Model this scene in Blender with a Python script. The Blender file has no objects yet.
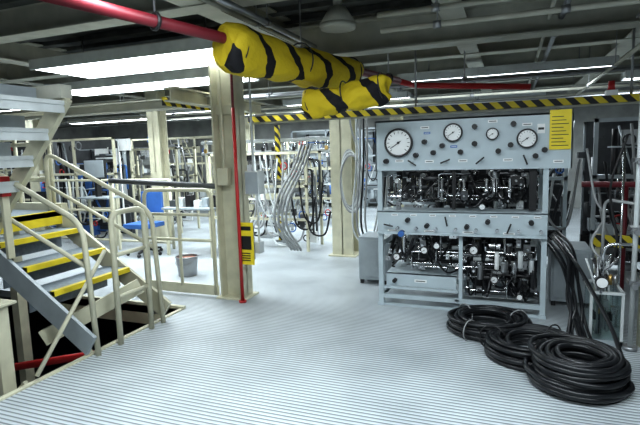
import bpy, bmesh, math, random
from mathutils import Vector, Matrix
random.seed(7)
sc=bpy.context.scene
V=Vector
# ---------------------------------------------------------------- materials
def new_mat(name):
    m=bpy.data.materials.new(name); m.use_nodes=True
    nt=m.node_tree; b=nt.nodes['Principled BSDF']; return m,nt,b
def paint(name,col,rough=.5,metal=0.0,var=.12,scale=6,bump=0.0,spec=.5):
    m,nt,b=new_mat(name)
    tc=nt.nodes.new('ShaderNodeTexCoord'); n=nt.nodes.new('ShaderNodeTexNoise')
    n.inputs['Scale'].default_value=scale; n.inputs['Detail'].default_value=5
    nt.links.new(tc.outputs['Object'],n.inputs['Vector'])
    r=nt.nodes.new('ShaderNodeValToRGB')
    r.color_ramp.elements[0].position=.3; r.color_ramp.elements[1].position=.7
    r.color_ramp.elements[0].color=tuple(c*(1-var) for c in col)+(1,)
    r.color_ramp.elements[1].color=tuple(min(1,c*(1+var)) for c in col)+(1,)
    nt.links.new(n.outputs['Fac'],r.inputs['Fac']); nt.links.new(r.outputs['Color'],b.inputs['Base Color'])
    b.inputs['Roughness'].default_value=rough; b.inputs['Metallic'].default_value=metal
    b.inputs['Specular IOR Level'].default_value=spec
    if bump:
        bp=nt.nodes.new('ShaderNodeBump'); bp.inputs['Strength'].default_value=bump
        nt.links.new(n.outputs['Fac'],bp.inputs['Height']); nt.links.new(bp.outputs['Normal'],b.inputs['Normal'])
    return m
def emis(name,col,s):
    m,nt,b=new_mat(name); b.inputs['Base Color'].default_value=(*col,1)
    b.inputs['Emission Color'].default_value=(*col,1); b.inputs['Emission Strength'].default_value=s
    return m
def striped(name,vec,period,duty=.45,dist=0.0,yel=(.70,.56,.03,1),rough=.55):
    m,nt,b=new_mat(name)
    tc=nt.nodes.new('ShaderNodeTexCoord'); d=nt.nodes.new('ShaderNodeVectorMath'); d.operation='DOT_PRODUCT'
    d.inputs[1].default_value=vec; nt.links.new(tc.outputs['Object'],d.inputs[0])
    last=d.outputs['Value']
    if dist:
        n=nt.nodes.new('ShaderNodeTexNoise'); n.inputs['Scale'].default_value=5
        nt.links.new(tc.outputs['Object'],n.inputs['Vector'])
        ma=nt.nodes.new('ShaderNodeMath'); ma.operation='MULTIPLY_ADD'; ma.inputs[1].default_value=dist
        nt.links.new(n.outputs['Fac'],ma.inputs[0]); nt.links.new(last,ma.inputs[2]); last=ma.outputs[0]
    dv=nt.nodes.new('ShaderNodeMath'); dv.operation='DIVIDE'; dv.inputs[1].default_value=period
    fr=nt.nodes.new('ShaderNodeMath'); fr.operation='FRACT'; gt=nt.nodes.new('ShaderNodeMath'); gt.operation='GREATER_THAN'
    gt.inputs[1].default_value=1-duty
    nt.links.new(last,dv.inputs[0]); nt.links.new(dv.outputs[0],fr.inputs[0]); nt.links.new(fr.outputs[0],gt.inputs[0])
    mx=nt.nodes.new('ShaderNodeMixRGB'); mx.inputs[1].default_value=yel; mx.inputs[2].default_value=(.012,.012,.014,1)
    nt.links.new(gt.outputs[0],mx.inputs[0]); nt.links.new(mx.outputs[0],b.inputs['Base Color'])
    b.inputs['Roughness'].default_value=rough
    if dist:
        b.inputs['Specular IOR Level'].default_value=.25
        n2=nt.nodes.new('ShaderNodeTexNoise'); n2.inputs['Scale'].default_value=14; n2.inputs['Detail'].default_value=6
        nt.links.new(tc.outputs['Object'],n2.inputs['Vector'])
        bp=nt.nodes.new('ShaderNodeBump'); bp.inputs['Strength'].default_value=.5; bp.inputs['Distance'].default_value=.03
        nt.links.new(n2.outputs['Fac'],bp.inputs['Height']); nt.links.new(bp.outputs['Normal'],b.inputs['Normal'])
    return m
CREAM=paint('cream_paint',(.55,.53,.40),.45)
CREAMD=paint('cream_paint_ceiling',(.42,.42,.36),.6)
CGREY=paint('console_grey_paint',(.48,.55,.58),.4,var=.05)
GREY=paint('grey_paint',(.34,.38,.40),.45)
LGREY=paint('light_grey',(.55,.58,.58),.5)
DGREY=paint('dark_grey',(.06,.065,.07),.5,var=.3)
BLACK=paint('black_rubber',(.008,.009,.011),.32,var=.2)
BLKM=paint('black_plastic',(.015,.015,.016),.4)
CHROME=paint('stainless_steel',(.62,.63,.64),.22,1.0,var=.1)
STEEL=paint('dull_steel',(.35,.36,.37),.4,.8)
WHITE=paint('white_enamel',(.8,.81,.8),.4,var=.03)
RED=paint('red_paint',(.45,.02,.02),.4)
DRED=paint('dark_red_paint',(.15,.010,.018),.5)
YEL=paint('yellow_paint',(.78,.62,.03),.5,var=.08)
BLUE=paint('blue_paint',(.05,.15,.42),.5)
BRASS=paint('brass',(.55,.38,.15),.35,.9)
TREAD=paint('stair_tread_grey',(.27,.32,.37),.6,var=.15,scale=30)
DECK=paint('ceiling_deck',(.08,.085,.08),.8,var=.3)
WALLM=paint('wall_paint',(.32,.33,.32),.8,var=.3,scale=2)
HGREY=paint('grey_hose',(.32,.33,.33),.5)
RUST=paint('rusty_contents',(.20,.09,.06),.8,var=.5,scale=40)
TAPE=striped('hazard_tape',(1,1,1),.16,.5)
WRAP=striped('hazard_wrap',(1.0,.45,.60),.36,.27,.12,(.54,.41,.02,1),.7)
GLOW=emis('fluorescent_diffuser',(.90,.96,1.0),9)
def glassy():
    m,nt,b=new_mat('clear_acrylic'); b.inputs['Base Color'].default_value=(.85,.95,.95,1)
    b.inputs['Roughness'].default_value=.05; b.inputs['Transmission Weight'].default_value=1; b.inputs['IOR'].default_value=1.15
    return m
CLEAR=glassy()
def floor_mat():
    m,nt,b=new_mat('ribbed_floor')
    tc=nt.nodes.new('ShaderNodeTexCoord'); w=nt.nodes.new('ShaderNodeTexWave')
    w.wave_type='BANDS'; w.bands_direction='Y'; w.wave_profile='SIN'
    w.inputs['Scale'].default_value=2*math.pi/(20*.035)*1.0
    nt.links.new(tc.outputs['Object'],w.inputs['Vector'])
    n=nt.nodes.new('ShaderNodeTexNoise'); n.inputs['Scale'].default_value=1.3; n.inputs['Detail'].default_value=8
    nt.links.new(tc.outputs['Object'],n.inputs['Vector'])
    r=nt.nodes.new('ShaderNodeValToRGB'); e=r.color_ramp.elements
    e[0].position=.1; e[0].color=(.22,.24,.25,1); e[1].position=.5; e[1].color=(.61,.655,.68,1)
    nt.links.new(w.outputs['Color'],r.inputs['Fac'])
    r2=nt.nodes.new('ShaderNodeValToRGB'); e=r2.color_ramp.elements
    e[0].position=.35; e[0].color=(.74,.75,.76,1); e[1].position=.6; e[1].color=(1,1,1,1)
    nt.links.new(n.outputs['Fac'],r2.inputs['Fac'])
    mx=nt.nodes.new('ShaderNodeMixRGB'); mx.blend_type='MULTIPLY'; mx.inputs[0].default_value=1
    nt.links.new(r.outputs[0],mx.inputs[1]); nt.links.new(r2.outputs[0],mx.inputs[2]); nt.links.new(mx.outputs[0],b.inputs['Base Color'])
    bp=nt.nodes.new('ShaderNodeBump'); bp.inputs['Strength'].default_value=.6; bp.inputs['Distance'].default_value=.006
    nt.links.new(w.outputs['Fac'],bp.inputs['Height']); nt.links.new(bp.outputs['Normal'],b.inputs['Normal'])
    b.inputs['Roughness'].default_value=.38
    return m
FLOORM=floor_mat()
# ---------------------------------------------------------------- builder
class MB:
    def __init__(s,name): s.name=name; s.bm=bmesh.new(); s.mats=[]
    def mi(s,m):
        if m not in s.mats: s.mats.append(m)
        return s.mats.index(m)
    def face(s,vs,mi,smooth=False):
        try: f=s.bm.faces.new(vs)
        except ValueError: return
        f.material_index=mi; f.smooth=smooth
    def hexa(s,c,mat):
        v=[s.bm.verts.new(p) for p in c]; mi=s.mi(mat)
        for q in ((0,3,2,1),(4,5,6,7),(0,1,5,4),(1,2,6,5),(2,3,7,6),(3,0,4,7)): s.face([v[i] for i in q],mi)
        return s
    def box(s,x0,x1,y0,y1,z0,z1,mat):
        return s.hexa([(x0,y0,z0),(x1,y0,z0),(x1,y1,z0),(x0,y1,z0),(x0,y0,z1),(x1,y0,z1),(x1,y1,z1),(x0,y1,z1)],mat)
    def cb(s,c,d,mat):
        return s.box(c[0]-d[0]/2,c[0]+d[0]/2,c[1]-d[1]/2,c[1]+d[1]/2,c[2]-d[2]/2,c[2]+d[2]/2,mat)
    def frame(s,p,q):
        d=(V(q)-V(p)).normalized(); up=V((0,0,1)) if abs(d.z)<.95 else V((0,1,0))
        a=d.cross(up).normalized(); b=a.cross(d).normalized(); return d,a,b
    def beam(s,p,q,w,h,mat,oa=0,ob=0):
        d,a,b=s.frame(p,q); p=V(p)+a*oa+b*ob; q=V(q)+a*oa+b*ob
        c=[]
        for e in (p,q):
            c+=[e-a*w/2-b*h/2,e+a*w/2-b*h/2,e+a*w/2+b*h/2,e-a*w/2+b*h/2]
        return s.hexa([c[0],c[1],c[2],c[3],c[4],c[5],c[6],c[7]],mat)
    def ibeam(s,p,q,w,h,mat,t=.015):
        s.beam(p,q,t,h,mat); s.beam(p,q,w,t,mat,ob=h/2); s.beam(p,q,w,t,mat,ob=-h/2); return s
    def cyl(s,p,q,r,mat,r2=None,n=12,cap=True):
        d,a,b=s.frame(p,q); r2=r if r2 is None else r2; mi=s.mi(mat)
        R0=[s.bm.verts.new(V(p)+(a*math.cos(2*math.pi*i/n)+b*math.sin(2*math.pi*i/n))*r) for i in range(n)]
        R1=[s.bm.verts.new(V(q)+(a*math.cos(2*math.pi*i/n)+b*math.sin(2*math.pi*i/n))*r2) for i in range(n)]
        for i in range(n): s.face([R0[i],R0[(i+1)%n],R1[(i+1)%n],R1[i]],mi,True)
        if cap: s.face(R0[::-1],mi); s.face(R1,mi)
        return s
    def tube(s,pts,r,mat,n=8,closed=False):
        pts=[V(p) for p in pts]; mi=s.mi(mat); N=len(pts); rings=[]; prev=None
        for i in range(N):
            if closed: t=pts[(i+1)%N]-pts[i-1]
            else: t=pts[min(i+1,N-1)]-pts[max(i-1,0)]
            t.normalize()
            if prev is None:
                up=V((0,0,1)) if abs(t.z)<.9 else V((0,1,0)); a=t.cross(up).normalized()
            else: a=(prev-t*prev.dot(t)).normalized()
            prev=a; b=t.cross(a)
            rings.append([s.bm.verts.new(pts[i]+(a*math.cos(2*math.pi*k/n)+b*math.sin(2*math.pi*k/n))*r) for k in range(n)])
        for i in range(N if closed else N-1):
            A=rings[i];B=rings[(i+1)%N]
            for k in range(n): s.face([A[k],B[k],B[(k+1)%n],A[(k+1)%n]],mi,True)
        if not closed: s.face(rings[0],mi); s.face(rings[-1][::-1],mi)
        return s
    def path(s,pts,r,mat,rad=.08,n=8):
        pts=[V(p) for p in pts]; out=[pts[0]]
        for i in range(1,len(pts)-1):
            a=pts[i-1]-pts[i]; b=pts[i+1]-pts[i]; k=min(rad,a.length*.45,b.length*.45)
            p0=pts[i]+a.normalized()*k; p1=pts[i]+b.normalized()*k
            for j in range(5):
                t=j/4; out.append(p0*(1-t)**2+pts[i]*2*t*(1-t)+p1*t*t)
        out.append(pts[-1]); return s.tube(out,r,mat,n)
    def spline(s,pts,r,mat,n=8,seg=8):
        pts=[V(p) for p in pts]; P=[pts[0]*2-pts[1]]+pts+[pts[-1]*2-pts[-2]]; out=[]
        for i in range(1,len(P)-2):
            for j in range(seg):
                t=j/seg; a,b,c,d=P[i-1],P[i],P[i+1],P[i+2]
                out.append(.5*((2*b)+(c-a)*t+(2*a-5*b+4*c-d)*t*t+(3*b-a-3*c+d)*t**3))
        out.append(pts[-1]); return s.tube(out,r,mat,n)
    def ring(s,c,axis,R,r,mat,n=8,seg=28,R2=None,wob=0):
        ax=V(axis).normalized(); up=V((0,0,1)) if abs(ax.z)<.9 else V((0,1,0))
        a=ax.cross(up).normalized(); b=ax.cross(a); R2=R2 or R; ph=random.random()*6
        return s.tube([V(c)+a*(R+wob*math.sin(3*2*math.pi*i/seg+ph))*math.cos(2*math.pi*i/seg)+b*(R2+wob*math.sin(2*2*math.pi*i/seg+ph))*math.sin(2*math.pi*i/seg) for i in range(seg)],r,mat,n,True)
    def ball(s,c,r,mat,n=10):
        mi=s.mi(mat); res=bmesh.ops.create_uvsphere(s.bm,u_segments=n,v_segments=n//2+1,radius=r,matrix=Matrix.Translation(c))
        for v in res['verts']:
            for f in v.link_faces: f.material_index=mi; f.smooth=True
        return s
    def done(s,bevel=0,loc=None,mat=None):
        bmesh.ops.recalc_face_normals(s.bm,faces=s.bm.faces[:])
        me=bpy.data.meshes.new(s.name); s.bm.to_mesh(me); s.bm.free()
        for m in s.mats: me.materials.append(m)
        o=bpy.data.objects.new(s.name,me); sc.collection.objects.link(o)
        if bevel:
            b=o.modifiers.new('bevel','BEVEL'); b.width=bevel; b.segments=2; b.limit_method='ANGLE'
        if mat is not None: o.matrix_world=mat
        return o
# ---------------------------------------------------------------- shell
XL,XR,YF,YB,ZC=-13,4.5,-2.5,13,3.0
f=MB('floor')
f.box(-3.05,XR,YF,YB,-.08,0,FLOORM); f.box(XL,-3.05,3.95,YB,-.08,0,FLOORM)
f.done()
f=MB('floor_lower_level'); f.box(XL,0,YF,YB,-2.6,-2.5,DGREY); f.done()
f=MB('ceiling'); f.box(XL,XR,YF,YB,ZC,ZC+.1,DECK); f.done()
f=MB('ceiling_deck_ribs')
for i in range(44):
    y=-2.3+i*.35; f.box(XL,XR,y,y+.12,ZC-.05,ZC,DECK)
f.done()
MB('wall_back').box(XL,XR,YB,YB+.1,-2.6,ZC,WALLM).done()
MB('wall_left').box(XL-.1,XL,YF,YB,-2.6,ZC,WALLM).done()
MB('wall_right').box(XR,XR+.1,YF,YB,-2.6,ZC,WALLM).done()
MB('wall_front').box(XL,XR,YF-.1,YF,-2.6,ZC,WALLM).done()
t=MB('trim_floor_edge'); t.box(-3.09,-3.05,1.2,3.95,-.2,.012,CREAM); t.box(-4.8,-3.05,3.95,3.99,-.2,.03,CREAM); t.done()
# ---------------------------------------------------------------- ceiling structure
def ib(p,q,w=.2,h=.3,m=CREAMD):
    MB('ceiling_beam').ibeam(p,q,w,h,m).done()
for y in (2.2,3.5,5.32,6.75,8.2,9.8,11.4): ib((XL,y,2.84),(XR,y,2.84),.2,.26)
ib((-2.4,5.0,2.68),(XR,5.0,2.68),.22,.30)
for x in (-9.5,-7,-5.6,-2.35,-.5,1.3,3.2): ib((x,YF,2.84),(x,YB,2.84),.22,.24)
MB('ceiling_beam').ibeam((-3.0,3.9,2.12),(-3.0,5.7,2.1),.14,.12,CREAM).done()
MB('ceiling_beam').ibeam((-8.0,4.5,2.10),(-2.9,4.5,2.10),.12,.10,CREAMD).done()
def conduit(p,q,r,m):
    c=MB('overhead_conduit'); c.tube([p,q],r,m); p=V(p);q=V(q)
    for k in range(5):
        e=p.lerp(q,.1+.2*k); c.cyl(e-(q-p).normalized()*.03,e+(q-p).normalized()*.03,r*1.4,STEEL)
        c.cyl(e,(e.x,e.y,ZC-.05),.005,STEEL,n=6)
    c.done()
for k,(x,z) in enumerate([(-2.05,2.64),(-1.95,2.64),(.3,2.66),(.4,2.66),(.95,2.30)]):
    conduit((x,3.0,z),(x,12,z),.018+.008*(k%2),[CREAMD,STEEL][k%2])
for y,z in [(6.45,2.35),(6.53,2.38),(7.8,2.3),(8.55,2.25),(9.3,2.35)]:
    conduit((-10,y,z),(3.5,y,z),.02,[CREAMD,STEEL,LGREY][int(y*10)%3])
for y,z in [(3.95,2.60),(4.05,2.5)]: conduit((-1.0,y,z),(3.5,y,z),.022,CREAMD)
# fluorescent fixtures: seen ones, plus fill lights added in the back and out of view
def fixture(cx,cy,lx,ly,z=2.6,power=60):
    b=MB('fluorescent_light'); b.box(cx-lx/2,cx+lx/2,cy-ly/2,cy+ly/2,z,z+.09,WHITE)
    b.box(cx-lx/2+.03,cx+lx/2-.03,cy-ly/2+.03,cy+ly/2-.03,z-.02,z,GLOW)
    for s in (-1,1):
        b.box(cx-lx/2-.01,cx+lx/2+.01,cy+s*ly/2-.01,cy+s*ly/2+.01,z-.025,z+.09,LGREY)
        b.cyl((cx+s*lx*.35,cy,z+.09),(cx+s*lx*.35,cy,ZC),.008,STEEL,n=6)
    if ly>.6: b.box(cx-lx/2,cx+lx/2,cy-.02,cy+.02,z-.03,z,LGREY)
    b.done()
    l=bpy.data.lights.new('fluorescent_lamp','AREA'); l.shape='RECTANGLE'; l.size=lx-.06; l.size_y=ly-.06; l.energy=power; l.color=(.84,.94,1)
    o=bpy.data.objects.new('fluorescent_lamp',l); o.location=(cx,cy,z-.035); sc.collection.objects.link(o)
fixture(-3.95,4.68,2.5,.85,2.6,60)
fixture(-5.0,6.0,3.3,.70,2.58,75)
fixture(-.15,7.2,2.7,.3,2.5,60)
fixture(-6,8.9,2.4,.3,2.45,80)  # back rows; some fixtures here are added to brighten the background
fixture(-2.9,8.9,2.4,.3,2.45,90)
fixture(-9.5,6.5,2.4,.4,2.45,55)
fixture(-9.5,9.8,2.4,.4,2.45,60)
fixture(-4.5,11.2,2.4,.3,2.45,90)
fixture(-.6,10.6,2.4,.3,2.45,70)
fixture(2.4,8.3,1.8,.3,2.45,45)
fixture(-1.2,2.2,2.4,.3,2.62,60)  # from here on: unseen fixtures added to light the foreground
fixture(.9,1.6,2.4,.3,2.62,60)
fixture(-.6,-.4,2.4,.3,2.62,60)
fixture(-4.5,1.5,2.4,.3,2.62,20)
# ---------------------------------------------------------------- red pipe + padding
p0=V((-2.56,1.4,2.45)); p1=V((-1.22,5.75,2.32))
r=MB('red_overhead_pipe'); r.cyl(p0,p1,.04,DRED,n=16)
r.path([p1,(-1.1,6.1,2.30),(0.2,6.2,2.2)],.035,RED)
for k in (.3,.62,.95):
    c=p0.lerp(p1,k); r.ring(c,(p1-p0),.05,.012,BLKM); r.cyl(c,(c.x,c.y,ZC),.008,STEEL,n=6)
r.done()
def wrap(name,a,b,R,seg=34,n=36):
    a=V(a);b=V(b); L=(b-a).length; w=MB(name); mi=w.mi(WRAP); rings=[]
    for i in range(seg+1):
        t=i/seg; rr=R*(1+.08*math.sin(t*9+1)+.05*math.sin(t*23)); 
        if i in (0,seg): rr*=.80
        ring=[]
        for k in range(n):
            an=2*math.pi*k/n; q=rr*(1+.07*math.sin(3*an+t*6)+.05*math.sin(5*an-t*11)+.03*math.sin(9*an+t*31))
            z=q*math.sin(an)
            if z<0: z*=1.18
            ring.append(w.bm.verts.new((t*L+.02*math.sin(3*an),q*math.cos(an),z-.03*math.sin(math.pi*t))))
        rings.append(ring)
    for i in range(seg):
        for k in range(n): w.face([rings[i][k],rings[i+1][k],rings[i+1][(k+1)%n],rings[i][(k+1)%n]],mi,True)
    w.face(rings[0],mi); w.face(rings[-1][::-1],mi)
    for t in (.06,.5,.94): w.ring((t*L,0,0),(1,0,0),R*1.06,.006,BLKM)
    x=(b-a).normalized(); y=V((0,0,1)).cross(x).normalized(); z=x.cross(y)
    M=Matrix((x,y,z)).transposed().to_4x4(); M.translation=a
    return w.done(mat=M)
q=lambda k:p0.lerp(p1,k)
wrap('hazard_striped_pipe_padding',q(.425)+V((0,0,-.04)),q(.80)+V((0,0,-.05)),.15)
wrap('hazard_striped_pipe_padding',(-1.70,4.1,1.97),(-.95,4.05,2.07),.105)
b=MB('ceiling_speaker'); c=(-1.40,4.15)
b.cyl((*c,3.0),(*c,2.76),.04,CREAMD); b.cyl((*c,2.76),(*c,2.62),.07,CREAMD,.16,n=24); b.cyl((*c,2.62),(*c,2.58),.16,CREAMD,.15,n=24); b.done()
t=MB('hazard_tape_rail'); t.box(-3.12,1.3,5.58,5.61,1.93,2.0,TAPE); t.box(-3.10,-3.07,3.9,5.5,2.02,2.10,TAPE)
for x in (-3.1,-1.0,1.08): t.cyl((x,5.62,1.95),(x,5.62,ZC),.012,STEEL)
t.box(-3.12,1.3,5.61,5.66,1.91,1.96,CREAMD)
t.done()
b=MB('warning_beacon'); b.box(.86,.96,5.56,5.66,2.0,2.05,WHITE); b.cyl((.91,5.61,2.05),(.91,5.61,2.13),.035,RED,.028,n=16); b.cyl((.91,5.61,2.13),(.91,5.61,2.14),.028,RED); b.done()
t=MB('hazard_post'); t.box(-3.75,-3.68,7.6,7.67,0,2.0,TAPE); t.box(-3.8,-3.62,7.56,7.7,0,.02,STEEL); t.done()
# ---------------------------------------------------------------- columns
def column(x,y,w,d,h,extra=None):
    c=MB('steel_column'); t=.02
    c.box(x-w/2,x+w/2,y-d/2,y-d/2+t,0,h,CREAM); c.box(x-w/2,x+w/2,y+d/2-t,y+d/2,0,h,CREAM); c.box(x-t/2,x+t/2,y-d/2,y+d/2,0,h,CREAM)
    c.box(x-w/2-.05,x+w/2+.05,y-d/2-.05,y+d/2+.05,0,.02,CREAM)
    c.done(.003)
c=MB('steel_column')
c.box(-2.88,-2.86,4.38,4.62,0,2.55,CREAM); c.box(-2.64,-2.62,4.38,4.62,0,2.55,CREAM); c.box(-2.88,-2.62,4.49,4.51,0,2.55,CREAM)
c.box(-2.93,-2.57,4.36,4.66,0,.02,CREAM); c.box(-2.86,-2.64,4.45,4.49,1.95,2.05,CREAM)
c.done(.003)
column(-2.27,6.85,.32,.3,2.7); column(-5.9,7.25,.24,.24,2.7); column(-9,7.3,.24,.24,2.7); column(2.6,7.0,.24,.24,2.7)
column(-5.9,10.5,.24,.24,2.7); column(-2.3,10.6,.24,.24,2.7)
p=MB('red_standpipe'); p.cyl((-2.585,4.33,0),(-2.585,4.33,2.0),.018,RED); p.cyl((-2.585,4.33,0),(-2.585,4.33,.02),.04,RED); p.tube([(-2.585,4.33,2.0),(-2.585,4.33,2.45),],.014,DRED); p.done()
s=MB('warning_sign'); s.box(-2.60,-2.44,4.355,4.365,.40,.84,YEL); s.box(-2.575,-2.465,4.35,4.355,.56,.70,BLKM); s.box(-2.575,-2.465,4.35,4.355,.76,.80,BLKM)
for i in range(4): s.box(-2.575,-2.48,4.35,4.355,.44+i*.025,.45+i*.025,BLKM)
s.box(-2.46,-2.45,4.365,4.40,.45,.8,STEEL); s.done()
e=MB('electrical_box'); e.box(-2.56,-2.40,4.45,4.58,1.12,1.36,LGREY); e.box(-2.55,-2.41,4.435,4.45,1.13,1.35,GREY); e.cyl((-2.48,4.5,1.36),(-2.48,4.5,2.5),.012,LGREY); e.cyl((-2.45,4.5,1.12),(-2.45,4.5,.6),.012,LGREY); e.box(-2.52,-2.42,4.45,4.55,.5,.62,LGREY); e.done(.004)
e=MB('electrical_box'); e.box(-2.85,-2.72,4.38,4.46,1.22,1.40,CREAM); e.cyl((-2.78,4.42,1.40),(-2.78,4.42,2.4),.012,CREAM); e.done(.004)
# ---------------------------------------------------------------- gate
g=MB('safety_gate'); y=4.42
g.path([(-2.96,y,.03),(-2.96,y,1.17),(-3.85,y,1.17),(-3.85,y,.03)],.022,CREAM,.1)
for z in (.62,.9): g.tube([(-3.85,y,z),(-2.96,y,z)],.018,CREAM)
g.box(-3.87,-2.93,y-.01,y+.01,.02,.13,CREAM)
g.tube([(-3.4,y,.1),(-3.4,y,1.17)],.018,CREAM)
g.tube([(-4.4,4.5,1.27),(-2.9,4.5,1.20)],.03,DGREY); g.tube([(-4.4,4.5,1.27),(-4.4,4.5,0)],.022,CREAM)
g.done()
# ---------------------------------------------------------------- stairs (small flight up to landing)
s=MB('staircase')
y0,y1=2.78,3.62
for x,z in ((-3.39,.49),(-3.67,.67),(-3.95,.86)):
    s.box(x-.30,x,y0,y1,z-.035,z,TREAD); s.box(x-.045,x+.004,y0,y1,z-.04,z+.004,YEL); s.box(x-.30,x-.29,y0,y1,z-.2,z-.035,TREAD)
s.box(-6.0,-4.2,1.4,y1,.98,1.03,TREAD); s.box(-4.25,-4.2,1.4,y1,.90,1.034,YEL)
s.box(-6.0,-4.2,3.62,3.70,.88,1.1,CREAM)
for y in (2.74,3.64): s.beam((-4.25,y,.93),(-3.0,y,.1),.03,.18,GREY if y<3 else CREAM)
s.beam((-3.52,2.74,.10),(-3.02,3.34,.42),.03,.13,CREAM)
s.box(-4.9,-4.8,3.5,3.6,-2.5,.9,CREAM)
s.done()
s=MB('lower_staircase')
for i in range(8):
    z=-.25-i*.22; x=-3.3-i*.25
    s.box(x-.25,x,2.32,2.9,z-.03,z,TREAD); s.box(x-.03,x,2.32,2.9,z-.03,z+.004,YEL)
for y in (2.33,2.92): s.beam((-3.15,y,-.1),(-5.3,y,-2.0),.03,.2,CREAM)
s.done()
s=MB('upper_staircase')
s.beam((-4.35,2.85,.72),(-3.16,2.85,2.02),.05,.13,CREAM)
s.beam((-4.35,1.9,.72),(-3.16,1.9,2.02),.05,.13,CREAM)
for i in range(6):
    x=-4.15+i*.19; z=.95+i*.2
    s.box(x-.2,x+.06,1.92,2.83,z,z+.03,LGREY); s.box(x+.03,x+.05,1.92,2.83,z-.06,z+.03,LGREY); s.box(x-.2,x-.19,1.92,2.83,z,z+.14,GREY)
s.box(-6.5,-3.14,2.80,2.90,2.0,2.10,CREAMD)
s.done()
# railings
h=MB('stair_handrail')
for y in (2.80,3.58):
    h.path([(-4.3,y,1.03),(-4.3,y,1.62),(-3.05,y,1.05),(-3.0,y,.0)],.022,CREAM,.14)
    h.tube([(-4.3,y,1.28),(-3.02,y,.70)],.018,CREAM); 
h.done()
h=MB('guard_railing')
h.path([(-3.0,3.04,0),(-3.0,3.04,1.1),(-3.0,3.42,1.1),(-3.0,3.42,0)],.024,CREAM,.1)
h.tube([(-3.0,3.04,.75),(-3.0,3.42,.75)],.018,CREAM); h.tube([(-3.0,3.04,.4),(-3.0,3.42,.4)],.018,CREAM)
h.tube([(-3.05,2.3,.05),(-3.05,3.0,.8)],.016,CREAM)
h.done()
h=MB('landing_railing')
for z in (1.35,1.7,2.0): h.tube([(-6,3.65,z),(-4.3,3.65,z)],.02,CREAM)
for x in (-6,-5.4,-4.8,-4.32): h.tube([(x,3.65,1.0),(x,3.65,2.0)],.02,CREAM)
h.done()
c=MB('support_post'); c.box(-3.38,-3.26,2.2,2.3,-2.5,.55,CREAM); c.box(-3.42,-3.22,2.16,2.34,.55,.57,CREAM); c.done(.004)
p=MB('red_pipe'); p.tube([(-4.6,3.2,-.5),(-3.3,3.85,-.35)],.04,RED); p.done()
b=MB('red_fire_alarm'); b.box(-3.84,-3.75,2.70,2.78,1.26,1.42,RED); b.cyl((-3.80,2.70,1.34),(-3.80,2.685,1.34),.025,WHITE); b.box(-3.81,-3.78,2.72,2.78,.75,1.26,CREAM); b.done(.004)
# ---------------------------------------------------------------- console
yc=4.65; yb=5.35
c=MB('hydraulic_test_console')
def post(x,y,z0,z1,w=.045): c.box(x-w/2,x+w/2,y-w/2,y+w/2,z0,z1,CGREY)
for x in (-1.18,.29):
    post(x,yc+.02,0,1.34); post(x,yb,0,1.7)
post(-.42,yc+.05,.05,.72,.035); post(-.42,yb,0,1.5,.03)
for z in (.10,.62,1.30):
    c.box(-1.2,.31,yb-.02,yb+.02,z-.025,z+.025,CGREY)
    for x in (-1.18,.29): c.box(x-.02,x+.02,yc,yb,z-.025,z+.025,CGREY)
c.box(-1.2,.31,yc,yc+.04,.075,.115,CGREY)
c.box(-1.2,.31,yc,yc+.04,.0,.02,CGREY)
for x in (-1.18,-.45,.29): c.box(x-.03,x+.03,yc-.02,yc+.06,0,.03,CGREY); c.box(x-.02,x+.02,yc,yb,.09,.11,CGREY)
c.box(-1.21,.485,yc-.03,yc,1.34,1.81,CGREY)
c.box(-1.21,.485,yc-.03,yc+.35,1.795,1.81,CGREY); c.box(-1.21,-1.2,yc-.03,yc+.35,1.34,1.81,CGREY); c.box(.475,.485,yc-.03,yc+.35,1.34,1.81,CGREY)
c.box(-1.2,.475,yc+.3,yc+.34,1.36,1.8,DGREY)
c.box(-1.20,.31,yc-.03,yc,.74,.95,CGREY); c.box(-1.20,.31,yc-.03,yc+.25,.94,.955,CGREY)
c.box(-1.2,.31,yc-.05,yc,.73,.75,CGREY)
c.box(-1.14,-.46,yc+.06,yc+.07,.19,.32,CGREY); c.box(-1.14,-.46,yc+.06,yb-.1,.31,.32,CGREY); c.box(-1.16,-.44,yc+.01,yc+.05,.17,.19,CGREY)
yp=yc-.03
def gauge(x,z,r,y=None):
    y=yp if y is None else y
    c.cyl((x,y+.01,z),(x,y-.035,z),r,BLKM,n=32); c.cyl((x,y-.03,z),(x,y-.038,z),r*.88,WHITE,n=32)
    c.ring((x,y-.036,z),(0,1,0),r*.96,r*.06+.003,BLKM,seg=32)
    for k in range(13):
        a=math.radians(225-k*22.5); p=V((math.cos(a),0,math.sin(a)))
        o=V((x,y-.040,z)); c.beam(o+p*r*.66,o+p*r*.82,.003,r*.04,BLKM)
    a=math.radians(215); p=V((math.cos(a),0,math.sin(a))); o=V((x,y-.043,z)); c.beam(o-p*r*.2,o+p*r*.7,.003,r*.05,BLKM)
    c.cyl((x,y-.038,z),(x,y-.05,z),r*.09,BLKM)
gauge(-.98,1.60,.13); gauge(-.485,1.675,.08); gauge(-.15,1.65,.05); gauge(.13,1.60,.08)
def knob(x,z,r=.022,m=BLKM,y=None):
    y=yp if y is None else y
    c.cyl((x,y,z),(x,y-.04,z),r*.4,CHROME,n=8); c.cyl((x,y-.035,z),(x,y-.06,z),r,m,n=10); c.cyl((x,y-.002,z),(x,y-.01,z),r*1.1,CHROME,n=8)
def label(x,z,w=.09,h=.028,m=WHITE,y=None):
    y=yp if y is None else y; c.box(x-w/2,x+w/2,y-.003,y,z-h/2,z+h/2,m)
    c.box(x-w*.38,x+w*.38,y-.005,y-.003,z-h*.12,z+h*.12,BLKM if m is WHITE else WHITE)
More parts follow.
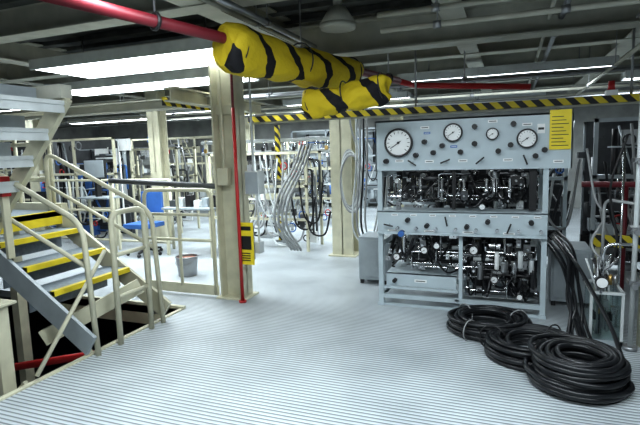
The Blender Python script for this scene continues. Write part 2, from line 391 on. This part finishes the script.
def tee(x,z,y=None):
    y=yp if y is None else y
    c.cyl((x,y,z),(x,y-.06,z),.008,CHROME,n=8); a=random.uniform(0,3.1); p=V((math.cos(a),0,math.sin(a)))*.045; o=V((x,y-.06,z)); c.cyl(o-p,o+p,.007,BLKM,n=8)
for x,z in ((-.74,1.60),(-.66,1.50),(-.30,1.57),(-.30,1.72),(-.10,1.50),(.02,1.73),(-1.1,1.43),(.27,1.50),(-.42,1.50),(.0,1.55),(-.58,1.56),(-.82,1.48),(.2,1.45)): knob(x,z,.023)
for x,z in ((-.85,1.41),(-.55,1.42),(-.25,1.42),(.12,1.42)): tee(x,z)
for x,z in ((-.74,1.73),(-.15,1.76),(.13,1.72),(-.98,1.43),(-.70,1.42),(-.40,1.42),(-.02,1.42),(.38,1.40)): label(x,z,.08,.025)
label(.24,1.68,.06,.08,WHITE); label(-.72,1.68,.06,.02,BLUE); label(-.48,1.55,.06,.02,BLUE)
for i in range(8):
    x=-1.08+i*.18; (knob if i%3 else tee)(x,.87 if i%2 else .82); label(x+.05,.915,.06,.018)
    knob(x+.08,.79,.015,CHROME)
for i in range(4): label(-1.05+i*.35,.765,.1,.018)
knob(-.96,.74,.03,BLUE); label(-.8,.25,.12,.03,WHITE,yc+.06); knob(-1.05,.25,.02,BLKM,yc+.06)
gauge(-.3,.60,.04,yc+.0); gauge(-.75,.58,.035,yc+.0); gauge(-.12,.32,.035,yc+.06); gauge(-1.02,.50,.035,yc+.02)
def plumbing(x0,x1,y0,y1,z0,z1,n,seed):
    random.seed(seed)
    R=random.uniform
    for i in range(n):
        x=R(x0,x1);y=R(y0,y1);z=R(z0,z1); k=random.random(); m=random.choice([CHROME,STEEL,BLKM,BLKM,DGREY,DGREY,LGREY])
        if k<.32:
            x2=min(x1,max(x0,x+R(-.5,.5))); z2=R(z0,z1)
            c.path([(x,y,z),(x2,y,z),(x2,y,z2),(x2,R(y0,y1),z2)],R(.005,.010),CHROME if random.random()<.6 else BLKM,.03,6)
        elif k<.5: 
            z2=min(z1,z+R(.08,.2)); c.cyl((x,y,z),(x,y,z2),R(.02,.045),m,n=12); c.cyl((x,y,z2-.01),(x,y,z2+.01),.03,CHROME,n=8)
        elif k<.66: c.cyl((x,y,z),(min(x1,x+R(.06,.16)),y,z),R(.012,.03),m,n=8)
        elif k<.8:
            w=R(.03,.07); c.cb((x,y,z),(w,w,R(.03,.08)),m); c.cyl((x,y-w/2,z),(x,y-w/2-.04,z),.012,CHROME,n=8)
        elif k<.93:
            x2=min(x1,max(x0,x+R(-.35,.35))); c.spline([(x,y,z),((x+x2)/2,y0,z0+(z-z0)*.4),(x2,y,R(z0,z1))],R(.009,.014),BLACK,6,6)
        else:
            c.cyl((x,y,z),(x,y-.03,z),.028,CHROME,n=14); c.cyl((x,y-.03,z),(x,y-.034,z),.023,WHITE,n=14)
plumbing(-1.12,.24,yc+.04,yb-.05,.99,1.31,150,1)
plumbing(-1.12,.24,yc+.04,yb-.05,.36,.72,170,2)
plumbing(-.38,.24,yc+.04,yb-.05,.14,.5,110,3)
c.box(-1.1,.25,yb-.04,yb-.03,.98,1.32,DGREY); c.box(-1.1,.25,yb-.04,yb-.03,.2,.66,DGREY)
c.box(.16,.22,yc+.03,yc+.1,.97,1.33,BLKM); c.box(-.50,-.47,yc+.03,yc+.08,.97,1.33,BLKM)
for x in (-.25,.05):
    c.cyl((x,5.0,.10),(x,5.0,.36),.08,BLKM,n=16); c.cyl((x,5.0,.36),(x,5.0,.40),.06,CHROME,n=16)
c.box(-.4,.27,4.9,5.1,.09,.11,GREY)
for i in range(6):
    x=-1.0+i*.2; c.cyl((x,yc+.08,1.05),(x,yc+.08,1.25),.016,CHROME); c.ball((x,yc+.08,1.14),.028,CHROME)
c.cyl((-.1,yc+.03,.58),(-.1,yc+.03,.42),.02,WHITE); c.cyl((.1,yc,.6),(.1,yc,.45),.022,LGREY)
c.box(.305,.47,yp-.012,yp-.004,1.50,1.83,YEL)
for i in range(9): c.box(.32,.45-.02*(i%3),yp-.014,yp-.012,1.53+i*.03,1.536+i*.03,BLKM)
random.seed(11)
c.done(.002)
def cabinet(x0,x1,y0,y1,z1,name='equipment_cabinet'):
    k=MB(name); k.box(x0,x1,y0,y1,.05,z1,GREY); k.box(x0+.02,x1-.02,y0-.012,y0,.09,z1-.03,GREY)
    k.cyl((x1-.06,y0-.012,z1/2),(x1-.06,y0-.04,z1/2),.012,BLKM)
    for x in (x0+.03,x1-.03):
        for y in (y0+.03,y1-.03): k.box(x-.02,x+.02,y-.02,y+.02,0,.05,BLKM)
    k.done(.005)
cabinet(-1.62,-1.28,5.35,5.75,.55); cabinet(.38,.72,5.05,5.5,.56)
# ---------------------------------------------------------------- hose coils
def coil(cx,cy,R,layers,per,r=.017,name='hose_coil'):
    c=MB(name)
    for l in range(layers):
        for k in range(per):
            rr=R-k*r*2.05-random.uniform(0,.02)-.006*l
            c.ring((cx+random.uniform(-.018,.018),cy+random.uniform(-.018,.018),r+.012+l*r*1.8+random.uniform(0,.006)),(random.uniform(-.04,.04),random.uniform(-.04,.04),1),rr,r,BLACK,n=8,seg=48,R2=rr*.96,wob=.01)
    return c
c=coil(-.15,4.20,.33,4,4); 
for a in (.5,2.4,4.2): c.ring((-.15+.27*math.cos(a),4.20+.27*math.sin(a),.075),(-math.sin(a),math.cos(a),0),.085,.005,HGREY)
c.done()
c=coil(.16,3.78,.34,4,5)
for a in (.9,2.9,5.0): c.ring((.16+.27*math.cos(a),3.78+.27*math.sin(a),.075),(-math.sin(a),math.cos(a),0),.10,.006,BLKM)
c.done()
c=coil(.42,3.38,.30,7,4)
c.spline([(.68,3.45,.2),(.66,3.75,.3),(.56,4.1,.5),(.5,4.35,.6),(.42,4.9,.7)],.015,BLACK)
c.done()
c=MB('cable_bundle')
for i in range(11):
    a=random.uniform(-.07,.07); b=random.uniform(-.06,.06)
    c.spline([(.36+a,4.95,.70+a),(.46+a,4.55+b,.58+a),(.50+b,4.2+a,.32),(.5+a*1.5,4.0+b,.10),(.58+b*2,3.75+a,.02)],.012,BLACK)
c.done()
t=MB('acrylic_water_tank'); x0,x1,y0,y1,z1=.60,.80,4.15,4.5,.40
x1=.81
t.box(x0,x1,y0,y0+.008,.04,z1,CLEAR); t.box(x0,x1,y1-.008,y1,.04,z1,CLEAR); t.box(x0,x0+.008,y0,y1,.04,z1,CLEAR); t.box(x1-.008,x1,y0,y1,.04,z1,CLEAR)
t.box(x0-.01,x1+.01,y0-.01,y1+.01,0,.04,GREY)
for y in (y0,y1): t.box(x0-.01,x1+.01,y-.012,y+.012,z1,z1+.02,LGREY)
for x in (x0,x1): t.box(x-.012,x+.012,y0,y1,z1,z1+.02,LGREY); t.box(x-.01,x+.01,y0-.01,y0+.01,0,z1,LGREY)
for i in range(14):
    x=random.uniform(x0+.04,x1-.04); y=random.uniform(y0+.05,y1-.05)
    t.path([(x,y,.06),(x,y,random.uniform(.3,.6)),(x+random.uniform(-.1,.1),y,.65)],.008,random.choice([CHROME,HGREY,LGREY,BLKM,STEEL]),.04)
for i in range(5): t.cyl((.64+i*.035,4.3,.44),(.64+i*.035,4.3,.52),.016,[CHROME,YEL,BLKM,BRASS,STEEL][i]); t.cb((.65+i*.03,4.25,.2+.05*(i%3)),(.04,.05,.06),[DGREY,BRASS,STEEL,BLKM,CHROME][i])
t.cyl((.66,4.14,.50),(.66,4.10,.50),.045,BLKM,n=20); t.cyl((.66,4.10,.50),(.66,4.095,.50),.038,WHITE,n=20); t.cyl((.66,4.14,.46),(.66,4.14,.41),.01,CHROME)
t.done()
p=MB('vertical_pipe_stand')
p.tube([(.86,4.1,0),(.86,4.1,2.42)],.018,LGREY); p.tube([(.95,4.2,0),(.95,4.2,2.42)],.03,CREAM); p.tube([(.86,4.6,0),(.86,4.6,1.5)],.010,CHROME)
p.box(.82,1.0,4.07,4.24,2.42,2.44,STEEL); p.tube([(.9,4.2,2.44),(.9,4.2,2.71)],.02,CREAM)
p.path([(.86,4.1,.8),(.66,4.1,.8),(.66,4.1,.56)],.012,CHROME); p.path([(.86,4.1,1.1),(.7,4.4,1.1),(.7,4.4,.6)],.012,HGREY)
p.spline([(.60,4.7,1.5),(.66,4.6,1.1),(.72,4.5,.95),(.62,4.4,.75),(.7,4.3,.6)],.01,HGREY); p.spline([(.82,4.3,1.6),(.72,4.3,1.2),(.78,4.3,.8),(.74,4.3,.58)],.009,BLKM)
for z in (.5,.9,1.4): p.box(.83,.98,4.08,4.2,z,z+.03,STEEL); p.cyl((.86,4.08,z),(.86,4.03,z),.022,STEEL)
p.cyl((.86,4.1,.03),(.86,4.1,0),.05,STEEL)
p.done()
t=MB('black_equipment_case'); t.box(.86,1.3,3.3,3.75,.0,.14,BLKM); t.box(.88,1.28,3.32,3.73,.14,.18,DGREY); t.cyl((.95,3.3,.08),(1.15,3.3,.08),.012,STEEL); t.done(.01)
# ---------------------------------------------------------------- background racks
def rack(name,x0,x1,y0,y1,z1,n,seed,fm=CREAM,mats=None,shelves=3,back=None):
    random.seed(seed); R=random.uniform; b=MB(name)
    mats=mats or [CHROME,STEEL,LGREY,WHITE,DGREY,BLKM,CREAM]
    nx=max(2,int((x1-x0)/.9)+1)
    for i in range(nx):
        x=x0+(x1-x0)*i/(nx-1)
        for y in (y0,y1): b.box(x-.02,x+.02,y-.02,y+.02,0,z1,fm)
    for s in range(shelves):
        z=z1*(s+1)/shelves
        for y in (y0,y1): b.box(x0-.02,x1+.02,y-.02,y+.02,z-.04,z,fm)
    if back: b.box(x0,x1,y1-.03,y1-.02,.1,z1,back)  # added back sheet; the dark ones stand in for a dim background
    for i in range(n):
        x=R(x0,x1);y=R(y0,y1);z=R(.15,z1); k=random.random(); m=random.choice(mats)
        if k<.35: b.path([(x,y,z),(min(x1,x+R(.1,.9)),y,z),(min(x1,x+R(.1,.9)),y,R(.1,z1))],R(.01,.02),m,.05,6)
        elif k<.55: b.cyl((x,y,z*.6),(x,y,z),R(.02,.06),m,n=10)
        elif k<.8: b.cb((x,y,z),(R(.06,.25),R(.05,.2),R(.05,.22)),m)
        elif k<.9: b.ring((x,y0,z),(0,1,0),R(.04,.07),.01,random.choice([RED,BLKM,STEEL,BLUE]),seg=16)
        else: b.spline([(x,y0,z),(x+.1,y0-.05,z*.5),(x+.3,y0,z*.45),(x+.4,y0,z)],.015,random.choice([HGREY,BLACK,LGREY]))
    b.done()
DK=[DGREY,BLKM,DGREY,STEEL,CHROME,GREY]
rack('pump_rack',-1.0,.6,6.3,6.9,1.75,90,21,CGREY,DK,back=DGREY)
rack('pump_rack',.85,2.9,6.0,6.8,1.8,220,22,GREY,DK,back=DGREY)
rack('pipe_rack',-4.6,-2.9,6.9,7.5,1.55,90,23)
rack('pipe_rack',-7.6,-6.1,8.0,8.6,1.7,60,24)
rack('pipe_rack',-5.6,-3.0,9.3,9.9,1.8,110,25)
rack('pipe_rack',-11,-8,8.6,9.2,1.7,70,26)
rack('pipe_rack',-2.0,.6,8.3,9.2,1.9,120,27,GREY,DK)
rack('pipe_rack',-9.5,-6.5,10.6,11.4,2.0,80,28)
rack('equipment_shelf',-8.5,-6.6,6.9,7.3,1.9,110,31,CREAM,[DGREY,BLKM,GREY,LGREY,BLUE,WHITE],back=DGREY)
rack('equipment_shelf',-12,-9.5,7.9,8.3,2.0,90,33,CREAM,[DGREY,BLKM,GREY,LGREY,WHITE],back=DGREY)
rack('equipment_shelf',-5.6,-2.6,12.4,12.8,2.1,120,35,GREY,[DGREY,BLKM,GREY,LGREY,BLUE,WHITE],back=GREY)
r=MB('platform_railing')
for x in (-11,-9.8,-8.6,-7.4,-6.4,-5.2): r.tube([(x,6.6,0),(x,6.6,1.15)],.024,CREAM)
for z in (.1,.62,1.15): r.tube([(-11,6.6,z),(-5.2,6.6,z)],.022,CREAM)
r.done()
r=MB('pipe_manifold')
for z in (1.75,1.55): r.tube([(-5.4,7.85,z),(-2.6,7.85,z)],.03,LGREY)
for x in (-5.3,-2.7): r.tube([(x,7.85,0),(x,7.85,1.8)],.03,CREAM)
for i in range(14):
    x=-5.3+i*.2; r.tube([(x,7.85,1.75),(x,7.85,1.0+.2*(i%3))],.012,CHROME); r.cb((x,7.83,1.6),(.05,.05,.07),random.choice([LGREY,BRASS,BLKM]))
r.done()
h=MB('hanging_hose')
for i in range(4): h.spline([(-2.7+i*.05,6.3,1.65),(-2.80+i*.05,6.25,1.35),(-3.05+i*.06,6.2,.9),(-3.15+i*.06,6.3,.5),(-3.0+i*.05,6.5,.1)],.018,HGREY)
h.done()
h=MB('hanging_hose')
for i in range(5): h.ring((-2.12+i*.015,6.62-i*.02,1.15-.02*i),(.15,1,0),.13+.012*i,.012,[HGREY,LGREY][i%2],R2=.40)
h.spline([(-2.0,6.6,1.6),(-2.05,6.5,1.9),(-2.1,6.6,2.3)],.014,HGREY); h.done()
h=MB('hanging_hose')
for i in range(4): h.spline([(-1.95+i*.05,6.45,2.3),(-1.93+i*.05,6.35,1.4),(-1.98+i*.06,6.3,.5),(-1.75+i*.05,6.3,.3),(-1.62+i*.03,6.35,.9),(-1.6+i*.04,6.4,1.7)],.014,[LGREY,HGREY,BLACK,HGREY][i])
for i in range(3): h.spline([(-3.7+i*.1,6.75,1.5),(-3.6+i*.1,6.7,.8),(-3.4+i*.12,6.7,.6),(-3.3+i*.1,6.75,1.45)],.015,[LGREY,HGREY,LGREY][i])
h.done()
def bucket(x,y,m):
    b=MB('paint_bucket'); b.cyl((x,y,0),(x,y,.25),.115,m,.14,n=24,cap=False); b.cyl((x,y,0),(x,y,.01),.115,m,n=24); b.ring((x,y,.25),(0,0,1),.14,.008,m)
    b.cyl((x,y,.225),(x,y,.23),.132,RUST,n=24); b.spline([(x-.14,y,.23),(x-.1,y-.1,.17),(x,y-.145,.14),(x+.1,y-.1,.17),(x+.14,y,.23)],.005,STEEL,6); b.done()
bucket(-3.87,5.15,STEEL)
c=MB('office_chair'); x,y=-5.35,6.1
c.box(x-.22,x+.22,y-.22,y+.22,.44,.51,BLUE); c.box(x-.2,x+.2,y+.2,y+.25,.6,.98,BLUE); c.cyl((x,y,.1),(x,y,.44),.025,CHROME); c.beam((x,y+.1,.44),(x,y+.24,.7),.05,.02,BLKM)
for i in range(5):
    a=i*1.2566; e=(x+.27*math.cos(a),y+.27*math.sin(a),.07); c.beam((x,y,.1),e,.04,.03,BLKM); c.ball((e[0],e[1],.03),.03,BLKM)
c.done(.015)
c=MB('utility_table'); 
c.box(-5.0,-4.1,6.1,6.5,.72,.75,GREY)
for x in (-4.95,-4.15):
    for y in (6.15,6.45): c.box(x-.02,x+.02,y-.02,y+.02,0,.72,CREAM)
for i in range(6): c.cb((-4.9+i*.15,6.3,.80+.02*(i%3)),(.1,.12,.1+.04*(i%3)),[DGREY,LGREY,BLKM,WHITE,GREY,BLKM][i])
c.done(.004)
m=MB('computer_monitor'); m.box(-6.6,-6.15,6.2,6.24,1.2,1.52,BLKM); m.box(-6.58,-6.17,6.19,6.2,1.22,1.50,GREY); m.box(-6.4,-6.35,6.2,6.3,.9,1.2,BLKM); m.box(-6.7,-6.05,6.1,6.45,.87,.9,GREY)
for x in (-6.67,-6.08): m.box(x-.02,x+.02,6.3,6.34,0,.87,CREAM)
m.done(.004)
b=MB('hazard_striped_barrier'); b.box(.8,2.2,5.55,5.6,.50,.62,TAPE)
for x in (.85,2.15): b.box(x-.02,x+.02,5.6,5.64,0,.62,CREAM)
b.done()
b=MB('red_pipe_rail'); b.tube([(.7,5.75,1.12),(3.0,5.75,1.10)],.03,DRED); b.tube([(1.1,5.75,0),(1.1,5.75,1.12)],.025,DRED); b.tube([(2.9,5.75,0),(2.9,5.75,1.1)],.025,DRED); b.done()
# ---------------------------------------------------------------- world, camera
w=bpy.data.worlds.new('world'); sc.world=w; w.use_nodes=True
w.node_tree.nodes['Background'].inputs[0].default_value=(.5,.6,.7,1); w.node_tree.nodes['Background'].inputs[1].default_value=.05
th,ro,ya=math.radians(7.2),math.radians(1.72),math.radians(21.3)
Rz=Matrix.Rotation(ya,3,'Z')
Rr=Rz@V((1,0,0)); F=Rz@V((0,math.cos(th),-math.sin(th))); U=Rz@V((0,math.sin(th),math.cos(th)))
cx=Rr*math.cos(ro)-U*math.sin(ro); cy=Rr*math.sin(ro)+U*math.cos(ro)
cam=bpy.data.cameras.new('camera'); co=bpy.data.objects.new('camera',cam); sc.collection.objects.link(co)
M=Matrix((cx,cy,-F)).transposed().to_4x4(); M.translation=(0,0,1.55); co.matrix_world=M
cam.lens=36*490/640; cam.sensor_width=36; sc.camera=co
sc.view_settings.view_transform='Standard'
sc.view_settings.exposure=0
sc.view_settings.gamma=.87
